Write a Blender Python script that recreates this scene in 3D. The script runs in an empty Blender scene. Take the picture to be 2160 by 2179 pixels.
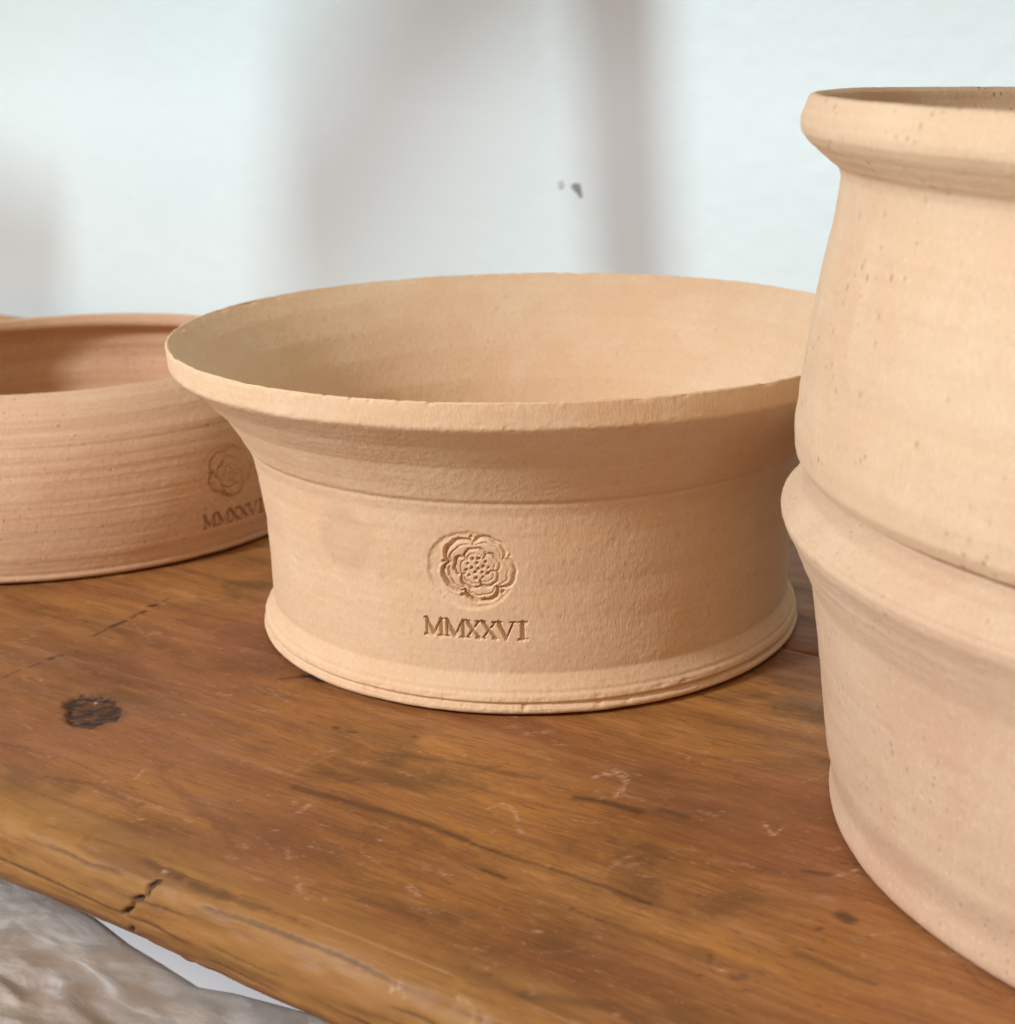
import bpy, math, random
import numpy as np
from mathutils import Matrix, Vector
random.seed(7); rng = np.random.RandomState(7)
scn = bpy.context.scene
col = scn.collection

# ------------------------------------------------------------------ camera
cam_d = bpy.data.cameras.new('camera'); cam = bpy.data.objects.new('camera', cam_d); col.objects.link(cam)
fw = Vector((-0.01409394, 0.95553138, -0.29455244)); rt = Vector((0.99976526, 0.00861878, -0.019878)); up = Vector((0.01645537, 0.29476345, 0.95542856))
m = Matrix((( rt.x, up.x, -fw.x, 0.0), (rt.y, up.y, -fw.y, -0.59528), (rt.z, up.z, -fw.z, 0.225553), (0, 0, 0, 1)))
cam.matrix_world = m
cam_d.sensor_fit = 'HORIZONTAL'; cam_d.sensor_width = 36.0; cam_d.lens = 36 * 3199.37 / 2160
cam_d.clip_start = 0.02; cam_d.clip_end = 50
cam_d.dof.use_dof = True; cam_d.dof.focus_distance = 0.50; cam_d.dof.aperture_fstop = 18.0
scn.camera = cam

# ------------------------------------------------------------------ light
scn.view_settings.view_transform = 'Standard'; scn.view_settings.look = 'None'; scn.view_settings.exposure = 0; scn.view_settings.gamma = 1
w = bpy.data.worlds.new('World'); scn.world = w; w.use_nodes = True
bg = w.node_tree.nodes['Background']; bg.inputs[0].default_value = (1.0, 0.62, 0.34, 1); bg.inputs[1].default_value = 0.35

def area(name, loc, target, size, size_y, power, color, spread=180):
    d = bpy.data.lights.new(name, 'AREA'); d.shape = 'RECTANGLE'; d.size = size; d.size_y = size_y
    d.energy = power; d.color = color; d.spread = math.radians(spread)
    o = bpy.data.objects.new(name, d); col.objects.link(o); o.location = loc
    o.rotation_euler = (Vector(target) - Vector(loc)).to_track_quat('-Z', 'Y').to_euler()
    return o
area('window_light', (-1.42, -0.92, 1.05), (0, 0, 0.05), 0.26, 0.26, 36, (0.90, 0.96, 1.04))
area('ceiling_light', (-0.25, -1.15, 1.15), (0, 0, 0.05), 0.6, 0.4, 4.2, (1.0, 0.89, 0.68))
# added cool lamp with no visible source: skylight lights the wall behind
sd = bpy.data.lights.new('wall_spot', 'SPOT'); sd.energy = 420; sd.color = (0.72, 0.95, 1.0); sd.shadow_soft_size = 0.13
sd.spot_size = math.radians(70); sd.spot_blend = 0.6
so = bpy.data.objects.new('wall_spot', sd); col.objects.link(so); SPOT_LOC = Vector((-0.43, -0.011, 2.2)); so.location = SPOT_LOC
so.rotation_euler = (Vector((-0.26, 0.68, 0.15)) - SPOT_LOC).to_track_quat('-Z', 'Y').to_euler()

# ------------------------------------------------------------------ helpers
def link(o, parent=None):
    col.objects.link(o)
    if parent is not None: o.parent = parent
    return o
def tag(o, label=None, cat=None, group=None, kind=None):
    for k, v in (('label', label), ('category', cat), ('group', group), ('kind', kind)):
        if v: o[k] = v
    return o
def empty(name, loc, rz=0.0):
    o = bpy.data.objects.new(name, None); o.empty_display_size = 0.03; col.objects.link(o); o.location = loc; o.rotation_euler = (0, 0, rz); return o
def mesh_np(name, V, F, mat, parent=None, normals=None, smooth=True):
    me = bpy.data.meshes.new(name)
    V = np.ascontiguousarray(V, dtype=np.float32); F = np.ascontiguousarray(F, dtype=np.int32)
    me.vertices.add(len(V)); me.vertices.foreach_set('co', V.ravel())
    k = F.shape[1]
    me.loops.add(F.size); me.loops.foreach_set('vertex_index', F.ravel())
    me.polygons.add(len(F)); me.polygons.foreach_set('loop_start', np.arange(0, F.size, k, dtype=np.int32))
    me.polygons.foreach_set('use_smooth', np.full(len(F), smooth))
    me.update(calc_edges=True)
    if mat: me.materials.append(mat)
    if normals is not None: me.normals_split_custom_set_from_vertices(normals.astype(np.float32))
    return link(bpy.data.objects.new(name, me), parent)
def fattr(o, name, arr):
    a = o.data.attributes.new(name, 'FLOAT', 'POINT'); a.data.foreach_set('value', np.ascontiguousarray(arr, dtype=np.float32))
def sstep(a, b, x):
    t = np.clip((x - a) / (b - a), 0, 1); return t * t * (3 - 2 * t)
def noise2(x, y, seed=0, px=None):
    """value noise, smooth, about -1..1; px = period in x (cells)"""
    xi = np.floor(x).astype(np.int64); yi = np.floor(y).astype(np.int64); fx = x - xi; fy = y - yi
    fx = fx * fx * (3 - 2 * fx); fy = fy * fy * (3 - 2 * fy)
    def h(a, b):
        if px: a = np.mod(a, px)
        n = (a * 374761393 + b * 668265263 + seed * 1442695041) & 0xffffffff
        n = ((n ^ (n >> 13)) * 1274126177) & 0xffffffff
        n = n ^ (n >> 16)
        return (n & 0xffff) / 32767.5 - 1.0
    return (h(xi, yi) * (1 - fx) + h(xi + 1, yi) * fx) * (1 - fy) + (h(xi, yi + 1) * (1 - fx) + h(xi + 1, yi + 1) * fx) * fy
def seg_dist(X, Y, pts):
    best = np.full(X.shape, 1e9)
    if len(pts) == 1: return np.hypot(X - pts[0][0], Y - pts[0][1])
    for (ax, ay), (bx, by) in zip(pts[:-1], pts[1:]):
        dx, dy = bx - ax, by - ay; L = dx * dx + dy * dy + 1e-12
        t = np.clip(((X - ax) * dx + (Y - ay) * dy) / L, 0, 1)
        best = np.minimum(best, np.hypot(X - ax - t * dx, Y - ay - t * dy))
    return best

class NT:
    def __init__(s, name):
        s.m = bpy.data.materials.new(name); s.m.use_nodes = True; s.t = s.m.node_tree; s.b = s.t.nodes['Principled BSDF']
    def n(s, typ, **kw):
        nd = s.t.nodes.new(typ)
        for k, v in kw.items():
            if k.startswith('i_'): nd.inputs[k[2:].replace('_', ' ')].default_value = v
            else: setattr(nd, k, v)
        return nd
    def l(s, a, b): s.t.links.new(a, b)
    def obj(s, scale=(1, 1, 1), loc=(0, 0, 0), rot=(0, 0, 0)):
        tc = s.n('ShaderNodeTexCoord'); mp = s.n('ShaderNodeMapping'); s.l(tc.outputs['Object'], mp.inputs[0])
        mp.inputs['Scale'].default_value = scale; mp.inputs['Location'].default_value = loc; mp.inputs['Rotation'].default_value = rot
        return mp.outputs[0]
    def noise(s, vec, scale, detail=3, rough=0.55, dist=0.0):
        nd = s.n('ShaderNodeTexNoise'); nd.inputs['Scale'].default_value = scale; nd.inputs['Detail'].default_value = detail
        nd.inputs['Roughness'].default_value = rough; nd.inputs['Distortion'].default_value = dist; s.l(vec, nd.inputs['Vector']); return nd.outputs['Fac']
    def ramp(s, fac, stops):
        r = s.n('ShaderNodeValToRGB'); e = r.color_ramp.elements
        while len(e) < len(stops): e.new(0.5)
        for el, (p, c) in zip(e, stops): el.position = p; el.color = (c[0], c[1], c[2], 1) if hasattr(c, '__len__') else (c, c, c, 1)
        s.l(fac, r.inputs[0]); return r.outputs[0]
    def mix(s, fac, a, b, mode='MIX'):
        x = s.n('ShaderNodeMix', data_type='RGBA', blend_type=mode)
        for sock, v in ((x.inputs['Factor'], fac), (x.inputs[6], a), (x.inputs[7], b)):
            if hasattr(v, 'is_linked'): s.l(v, sock)
            elif hasattr(v, '__len__'): sock.default_value = (v[0], v[1], v[2], 1)
            else: sock.default_value = v
        return x.outputs[2]
    def math(s, op, a, b=0.0, clamp=False):
        x = s.n('ShaderNodeMath', operation=op, use_clamp=clamp)
        for sock, v in ((x.inputs[0], a), (x.inputs[1], b)):
            if hasattr(v, 'is_linked'): s.l(v, sock)
            else: sock.default_value = v
        return x.outputs[0]
    def bump(s, h, strength, dist, normal=None):
        b = s.n('ShaderNodeBump'); b.inputs['Strength'].default_value = strength; b.inputs['Distance'].default_value = dist; s.l(h, b.inputs['Height'])
        if normal is not None: s.l(normal, b.inputs['Normal'])
        return b.outputs[0]
    def attr(s, name):
        a = s.n('ShaderNodeAttribute'); a.attribute_name = name; return a.outputs['Fac']

# ------------------------------------------------------------------ materials
def clay_material(name, base, patch, pale, pit=0.0, pit_scale=230, streak=0.35, grain=1.0, blotch=None, offset=0.0):
    s = NT(name)
    o = s.obj(loc=(offset, offset, offset))
    c = s.mix(s.ramp(s.noise(o, 11, 4, 0.6), [(0.36, 0), (0.66, 1)]), base, patch)
    c = s.mix(s.math('MULTIPLY', s.ramp(s.noise(o, 38, 4, 0.65, 0.5), [(0.45, 0), (0.72, 1)]), 0.5), c, pale)
    # throwing streaks that run round the pot
    st = s.noise(s.obj((5, 5, 420), (offset, 0, 0)), 1.0, 4, 0.6)
    c = s.mix(s.math('MULTIPLY', s.ramp(st, [(0.40, 1), (0.56, 0)]), streak), c, tuple(v * 0.86 for v in patch))
    # fine speckle of grog
    sp = s.noise(s.obj((1, 1, 0.6)), 900, 2, 0.6)
    c = s.mix(s.math('MULTIPLY', s.ramp(sp, [(0.56, 0), (0.74, 1)]), 0.30), c, tuple(v * 0.66 for v in base))
    c = s.mix(s.math('MULTIPLY', s.ramp(sp, [(0.28, 1), (0.42, 0)]), 0.22), c, (0.86, 0.72, 0.58))
    pm = s.ramp(s.noise(o, 26, 3, 0.6), [(0.44, 0), (0.53, 1)])
    vo = s.n('ShaderNodeTexVoronoi'); vo.inputs['Scale'].default_value = pit_scale; vo.inputs['Randomness'].default_value = 1
    s.l(s.obj((1, 1, 0.62), (offset, 0, 0)), vo.inputs['Vector'])
    vo2 = s.n('ShaderNodeSeparateColor'); s.l(vo.outputs['Color'], vo2.inputs[0])
    pv = s.ramp(s.math('DIVIDE', vo.outputs['Distance'], s.math('ADD', s.math('MULTIPLY', vo2.outputs[0], 1.1), 0.15)), [(0.12, 1), (0.26, 0)])
    pits = s.math('MULTIPLY', s.math('MULTIPLY', pv, pm), pit)
    c = s.mix(s.math('MULTIPLY', pits, 0.7), c, tuple(v * f for v, f in zip(base, (0.55, 0.42, 0.34))))
    if blotch:
        for (bx, by, bz, br, f) in blotch:
            d = s.n('ShaderNodeVectorMath', operation='DISTANCE'); s.l(s.obj(), d.inputs[0]); d.inputs[1].default_value = (bx, by, bz)
            dd = s.math('ADD', d.outputs['Value'], s.math('MULTIPLY', s.math('SUBTRACT', s.noise(o, 120, 4), 0.5), 0.012))
            ring = s.ramp(s.math('DIVIDE', dd, br), [(0.0, 0.75), (0.66, 1.0), (1.0, 0.0)])
            c = s.mix(s.math('MULTIPLY', ring, f), c, (0.60, 0.395, 0.25))
    s.l(c, s.b.inputs['Base Color']); s.b.inputs['Roughness'].default_value = 0.88
    s.b.inputs['Specular IOR Level'].default_value = 0.22
    h1 = s.noise(s.obj((1, 1, 0.33)), 1300, 3, 0.6)
    h2 = s.noise(s.obj((1, 1, 0.5)), 520, 3, 0.6)
    h3 = s.noise(s.obj((2.5, 2.5, 700)), 1.0, 3, 0.6)
    hs = s.math('ADD', s.math('ADD', s.math('MULTIPLY', h1, 0.55 * grain), s.math('MULTIPLY', h2, 0.8 * grain)), s.math('MULTIPLY', h3, 0.22))
    hs = s.math('SUBTRACT', hs, s.math('MULTIPLY', pits, 1.2))
    s.l(s.bump(hs, 0.42, 0.0006), s.b.inputs['Normal'])
    return s.m
CLAY = clay_material('clay_buff', (0.715, 0.51, 0.322), (0.705, 0.468, 0.285), (0.77, 0.60, 0.42), pit=0.25, streak=0.12, blotch=[(-0.0655, -0.086, 0.0595, 0.0150, 0.6)])
CLAY_L = clay_material('clay_tan', (0.61, 0.375, 0.225), (0.66, 0.42, 0.265), (0.72, 0.50, 0.33), pit=0.7, pit_scale=420, streak=0.75, grain=0.8, offset=0.7)
CLAY_U = clay_material('clay_pale', (0.655, 0.49, 0.32), (0.63, 0.42, 0.27), (0.71, 0.57, 0.40), pit=1.0, pit_scale=360, streak=0.16, grain=0.8, offset=1.3)
CLAY_S = clay_material('clay_pink', (0.615, 0.445, 0.30), (0.595, 0.39, 0.26), (0.69, 0.54, 0.38), pit=0.5, pit_scale=420, streak=0.12, grain=0.7, offset=2.1)

# ------------------------------------------------------------------ pots
def resample(pts, steps, sig):
    """polyline -> points with the given step per segment, then lightly rounded"""
    out = []
    for (a, b, st) in zip(pts[:-1], pts[1:], steps):
        a = np.array(a[:2], float); b = np.array(b[:2], float); n = max(1, int(round(np.hypot(*(b - a)) / st)))
        for i in range(n): out.append(a + (b - a) * i / n)
    out.append(np.array(pts[-1][:2], float))
    P = np.array(out)
    for it in range(sig):
        Q = P.copy(); Q[1:-1] = 0.25 * P[:-2] + 0.5 * P[1:-1] + 0.25 * P[2:]; P = Q
    return P
# the maker's mark: a rose of two rings of five petals round a seeded heart, inside a pressed disc; mm on the clay
def rose_h(X, Y):
    X = X + 0.30 * noise2(X / 2.1 + 40, Y / 2.1 + 9, 15) + 0.12 * noise2(X / 0.8 + 4, Y / 0.8 + 9, 16); Y = (Y + 0.30 * noise2(X / 2.3 + 70, Y / 2.0 + 19, 17)) * 1.07
    r = np.hypot(X, Y); th = np.arctan2(Y, X)
    d0 = np.hypot(X + 2.3, Y + 0.9)
    h = (0.95 - 0.035 * X - 0.01 * Y).clip(0.2, 1.3) * 0.50 * (1 - sstep(14.8, 16.4, d0)) * sstep(9.0, 14.5, r)
    amp = 0.80 + 0.40 * np.cos(th - math.radians(195)) + 0.25 * noise2(X / 5.0 + 3, Y / 5.0 + 8, 18)
    def ring(r0, dip, rot, w, dp, pw=0.55):
        ph = np.abs(np.sin(2.5 * (th - math.radians(rot))))
        rc = r0 * (1 - dip * (1 - ph ** pw)) * (1 - 0.035 * np.clip(ph - 0.93, 0, 1) / 0.07)
        d = np.abs(r - rc)
        return dp * (1 - sstep(w * 0.35, w * 1.45, d)) - 0.16 * dp * np.exp(-((d - w * 1.9) / (w * 0.7)) ** 2)
    h = h + amp * (ring(13.4, 0.27, 98, 0.72, 1.9) + ring(10.9, 0.22, 98, 0.28, 0.6) + ring(8.3, 0.25, 134, 0.50, 1.5) + ring(6.2, 0.2, 134, 0.22, 0.5))
    for k in range(5):                                                # sepals between the outer petals, veins between the inner ones
        a = math.radians(98 + 72 * k); cx, cy = 12.6 * math.cos(a), 12.6 * math.sin(a)
        h = np.maximum(h, amp * 2.0 * (1 - sstep(0.35, 1.0, np.hypot(X - cx, Y - cy))))
        a = math.radians(134 + 72 * k); d = seg_dist(X, Y, [(6.3 * math.cos(a), 6.3 * math.sin(a)), (4.6 * math.cos(a), 4.6 * math.sin(a))]); h = np.maximum(h, 1.0 * (1 - sstep(0.15, 0.5, d)))
    seeds = [(0, 0, .52)] + [(2.0 * math.cos(math.radians(98 + 72 * k)), 2.0 * math.sin(math.radians(98 + 72 * k)), .50) for k in range(5)] + [(3.9 * math.cos(math.radians(80 + 36 * k)), 3.9 * math.sin(math.radians(80 + 36 * k)), .46 + .12 * (k % 2)) for k in range(10)]
    for x, y, rr in seeds: h = np.maximum(h, 1.7 * (1 - sstep(rr * 0.5, rr * 1.35, np.hypot(X - x, Y - y))))
    return h
M_ = [([(0.10,0),(0.10,1)],.05),([(0.10,1),(0.48,0.08)],.10),([(0.48,0.08),(0.84,1)],.045),([(0.86,1),(0.86,0)],.09),([(0.0,0),(0.22,0)],.035),([(0.0,1),(0.16,1)],.04),([(0.72,0),(1.0,0)],.035),([(0.82,1),(1.0,1)],.035)]
X_ = [([(0.12,1),(0.86,0)],.10),([(0.84,1),(0.12,0)],.045),([(0,1),(0.30,1)],.035),([(0.68,1),(1,1)],.035),([(0,0),(0.28,0)],.035),([(0.68,0),(1,0)],.035)]
V_ = [([(0.12,1),(0.52,0)],.10),([(0.52,0),(0.88,1)],.045),([(0,1),(0.30,1)],.035),([(0.72,1),(1,1)],.035)]
I_ = [([(0.5,0),(0.5,1)],.13),([(0.1,0),(0.9,0)],.04),([(0.1,1),(0.9,1)],.04)]
def text_h(X, Y, W=37.0, H=6.3):
    """MMXXVI, centred; mm"""
    h = np.zeros_like(X); k = W / 930.0
    for glyph, x0, x1 in ((M_, 0, 180), (M_, 190, 385), (X_, 372, 528), (X_, 512, 680), (V_, 655, 830), (I_, 842, 938)):
        for pts, wd in glyph:
            P = [((x0 + px * (x1 - x0)) * k - W / 2, (py - 0.5) * H) for px, py in pts]
            r = max(wd * H * 0.75, 0.26)
            d = seg_dist(X, Y, P); h = np.maximum(h, 1.8 * (1 - sstep(r * 0.5, r * 1.6, d)))
    return h

def make_pot(name, loc, mat, outer, inner, label, rim_rows, foot_rows, stamp=None, az_fine=None, az_step=0.8, ring=0.12, wob=0.25, seed=0, tilt=(0, 0), sig=3, chips=1.0, group=None, cuts=()):
    """outer: (R, z, step) from the foot up to the crest; inner: from the crest down to the floor (metres)"""
    pts = outer + inner
    P = resample(pts, [q[2] for q in pts[:-1]], sig)
    tot = 2 * np.pi
    if az_fine:
        a0, a1, st = az_fine; a0 = np.radians(a0); a1 = np.radians(a1)
        fine = np.arange(a0, a1, np.radians(st)); rest = np.linspace(a1, a0 + tot, int((tot - (a1 - a0)) / np.radians(az_step)), endpoint=False)
        A = np.concatenate([fine, rest])
    else: A = np.arange(0, tot, np.radians(az_step))
    nR, nA = len(P), len(A)
    T = np.gradient(P, axis=0); T /= np.linalg.norm(T, axis=1)[:, None] + 1e-12
    N = np.stack([T[:, 1], -T[:, 0]], 1)                              # outward on the way up
    s = np.concatenate([[0], np.cumsum(np.linalg.norm(np.diff(P, axis=0), axis=1))])
    n_out = int(np.argmax(P[:, 1])) + 1
    AA, SS = np.meshgrid(A, s); Rr = P[:, 0][:, None] + 0 * AA; Zz = P[:, 1][:, None] + 0 * AA
    aw = np.mod(AA, tot) / tot
    D = np.zeros_like(AA)
    D += ring * 1e-3 * noise2(aw * 3, SS / 0.0045 + aw * 0.8, seed + 1, 3) * 0.8
    D += ring * 1e-3 * noise2(aw * 6, SS / 0.0014, seed + 2, 6) * 0.35
    D += 0.10e-3 * noise2(aw * 60, SS / 0.008, seed + 3, 60)
    if az_fine or chips:
        D += 0.05e-3 * noise2(aw * 400, SS / 0.0016, seed + 4, 400)
    zb = Zz
    # chips and roughness along the sharp edges (rim and foot)
    ztop = P[:, 1].max()
    edge = np.zeros(nR)
    for (ze, wz, amp) in cuts: edge = np.maximum(edge, amp * np.exp(-((P[:, 1] - ze) / wz) ** 2) * (np.arange(nR) < n_out + 6))
    ch = np.clip(noise2(aw * 260, Zz / 0.0025, seed + 5, 260) - 0.45, 0, 1) * 1.5 + np.clip(noise2(aw * 90, Zz / 0.003, seed + 6, 90) - 0.62, 0, 1) * 2.2
    D -= edge[:, None] * ch * 1e-3
    D += edge[:, None] * 0.12e-3 * noise2(aw * 700, Zz / 0.0012, seed + 8, 700)
    if stamp:
        for kind, az, z, extra in stamp:
            Ra = np.interp(z, P[:n_out, 1], P[:n_out, 0])
            Xm = ((AA - np.radians(az) + np.pi) % tot - np.pi) * Ra * 1000; Ym = (Zz - z) * 1000
            rows = np.where((np.abs(Ym[:, 0]) < 19) & (np.arange(nR) < n_out))[0]; cols = np.where(np.abs(Xm[0]) < 21)[0]
            sl = np.ix_(rows, cols); x, y = Xm[sl], Ym[sl]
            jx = 0.12 * noise2(x * 1.4 + 50, y * 1.4 + 50, 5); jy = 0.12 * noise2(x * 1.4 + 90, y * 1.4 + 20, 6)
            x = (x + jx) / extra[0]; y = (y + jy) / extra[0]
            dep = rose_h(x, y) if kind == 'rose' else text_h(x, y)
            dep = dep * (1 + 0.12 * noise2(x * 3, y * 3, 9)) * extra[1]
            D[sl] -= dep * 1e-3
    Rr = Rr + D * N[:, 0][:, None]; Zz = Zz + D * N[:, 1][:, None]
    Rr = Rr * (1 + wob * 1e-3 / 0.11 * noise2(aw * 4, SS * 0 + 3, seed + 7, 4)) 
    X = Rr * np.cos(AA); Y = Rr * np.sin(AA)
    hgt = sstep(0.02, ztop, Zz)
    Zz = Zz + hgt * (tilt[0] * X + tilt[1] * Y) + hgt * 0.25e-3 * noise2(aw * 5, SS * 0 + 1, seed + 11, 5)
    V = np.stack([X, Y, Zz], -1)
    # smooth normals of the whole surface, so the parts join without a seam
    dA = np.roll(V, -1, 1) - np.roll(V, 1, 1)
    dS = np.empty_like(V); dS[1:-1] = V[2:] - V[:-2]; dS[0] = V[1] - V[0]; dS[-1] = V[-1] - V[-2]
    Nn = np.cross(dA, dS); Nn /= np.linalg.norm(Nn, axis=2, keepdims=True) + 1e-15
    I, J = np.meshgrid(np.arange(nR - 1), np.arange(nA), indexing='ij'); J2 = (J + 1) % nA
    F = np.stack([I * nA + J, I * nA + J2, (I + 1) * nA + J2, (I + 1) * nA + J], -1)
    part = np.zeros(I.shape, int)                                     # 0 body, 1 rim, 2 foot, 3 rose, 4 numeral
    zc = P[:-1, 1]; io = np.arange(nR - 1)
    part[(zc > rim_rows[0]) & (io < n_out + rim_rows[1])] = 1
    if foot_rows: part[(zc < foot_rows) & (io < n_out)] = 2
    if stamp:
        Ac = A
        for kind, az, z, extra in stamp:
            Ra = np.interp(z, P[:n_out, 1], P[:n_out, 0])
            xm = ((Ac - np.radians(az) + np.pi) % tot - np.pi) * Ra * 1000 / extra[0]; ym = (zc - z) * 1000 / extra[0]
            if kind == 'rose': msk = (np.hypot(xm[None, :] + 1.2, ym[:, None]) < 18.4) & (ym[:, None] > -16.8)
            else: msk = (np.abs(xm)[None, :] < 20) & (np.abs(ym)[:, None] < 4.0)
            part[msk & (io < n_out)[:, None]] = 3 if kind == 'rose' else 4
    root = empty(name, loc)
    tag(root, label, 'plant pot', group)
    Vf = V.reshape(-1, 3); Nf = Nn.reshape(-1, 3)
    names = {0: 'body', 1: 'rim', 2: 'foot_ring', 3: 'rose_stamp', 4: 'numeral_stamp'}
    for k, nm in names.items():
        f = F[part == k]
        if not len(f): continue
        ids, inv = np.unique(f.ravel(), return_inverse=True)
        vv, nn_ = Vf[ids], Nf[ids]
        ff = inv.reshape(-1, 4)
        o = mesh_np(nm, vv, ff, mat, root, nn_)
        if k == 0:                                                    # close the floor of the pot
            pass
    # floor disc, inner and underside
    last = Vf[(nR - 1) * nA:]; first = Vf[:nA]
    c = np.array([[0, 0, last[:, 2].mean()]]); idx = np.arange(nA)
    mesh_np('floor', np.vstack([last, c]), np.stack([idx, (idx + 1) % nA, np.full(nA, nA)], 1), mat, root)
    return root
PALE = [[[[103.1,-118.0],[105.4,-114.3],[106.4,-109.2],[111.8,-111.4],[114.3,-116.5],[115.9,-125.2]],0.9,0.9],[[[105.7,-113.0],[108.2,-110.3],[111.3,-112.2]],1.6,0.9],[[[117.6,-123.0],[125.1,-122.5]],0.5,0.6],[[[86.6,-153.1],[87.5,-148.4],[91.3,-148.0],[97.0,-152.6],[99.5,-157.0],[104.0,-160.0]],0.6,0.7],[[[90.0,-155.0],[94.1,-156.5]],0.5,0.5],[[[85.6,-141.1],[95.5,-139.1]],0.5,0.4],[[[136.6,-163.3],[136.8,-156.0],[139.6,-151.5]],0.8,0.5],[[[139.1,-159.9],[142.7,-156.8]],0.9,0.35],[[[162.2,-115.2],[167.7,-121.4],[168.1,-113.5]],0.5,0.7],[[[110.2,-146.3],[120.5,-142.7]],0.5,0.5],[[[121.9,-87.8],[123.8,-91.3]],0.4,1],[[[117.3,-238.5],[120.1,-240.9],[122.5,-243.4]],1.8,0.9],[[[93.3,-202.3],[98.9,-204.6]],1.1,0.6],[[[90.6,-192.7],[92.8,-192.2]],0.7,0.5],[[[66.3,-103.2],[73.0,-96.5]],1.2,0.35],[[[58.4,-103.1],[61.1,-98.9]],1.0,0.3],[[[193.0,-146.0],[197.2,-144.9]],1.2,0.3],[[[184.7,-119.1],[189.0,-117.3]],0.8,0.4],[[[213.7,-166.5],[214.6,-165.2]],0.9,0.6],[[[140.7,-119.8],[147.9,-119.3]],0.6,0.4],[[[159.7,-144.2],[169.8,-140.3]],0.7,0.35],[[[49.0,-148.8],[53.8,-149.1]],0.9,0.4],[[[103.9,-210.4],[107.8,-209.5]],0.8,0.5],[[[135.3,-235.1],[138.6,-235.6]],0.8,0.5],[[[140.8,-236.9],[144.9,-238.1]],1.2,0.35],[[[38.1,-186.5],[37.5,-182.6],[37.8,-179.9]],1.0,0.7],[[[30.5,-181.1],[33.3,-183.6]],0.4,0.7],[[[36.7,-189.9],[38.6,-187.0]],0.5,0.5],[[[36.6,-211.6],[38.3,-212.0]],1.3,0.5],[[[38.1,-218.3],[40.1,-218.5]],0.7,0.4],[[[49.5,-204.9],[54.4,-209.4]],0.8,0.5],[[[59.8,-213.3],[63.5,-216.0]],0.9,0.55],[[[67.1,-218.6],[69.6,-220.5],[73.0,-222.4]],1.0,0.6],[[[27.4,-234.0],[28.7,-233.9]],0.7,0.9],[[[61.0,-244.1],[67.4,-246.4]],1.2,0.4],[[[-47.3,-155.6],[-46.0,-155.2]],1.2,0.6],[[[-24.9,-231.5],[-23.2,-232.0]],1.0,0.4],[[[-30.0,-187.2],[-28.8,-187.3]],0.5,0.6],[[[-30.5,-205.4],[-29.4,-205.6]],0.5,0.6],[[[-9.7,-208.2],[12.4,-209.4]],0.45,0.4],[[[31.4,-203.9],[46.2,-207.1]],0.4,0.3],[[[18.3,-170.8],[19.9,-150.8]],0.5,0.25],[[[14.5,-150.3],[18.0,-167.3]],0.4,0.2],[[[8.4,-169.6],[14.3,-169.7]],0.6,0.3],[[[-149.2,-63.3],[-133.6,-65.5]],1.2,0.3],[[[-115.9,-105.6],[-113.5,-104.1]],1.3,0.4],[[[-130.5,-101.8],[-107.8,-113.0]],0.5,0.3],[[[-98.4,-114.5],[-95.6,-115.1]],0.9,0.5],[[[-109.7,-101.8],[-77.8,-113.4]],0.5,0.25],[[[-43.8,-121.4],[-35.8,-124.1],[-30.3,-124.4],[-16.7,-127.8]],0.45,0.4]]
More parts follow.
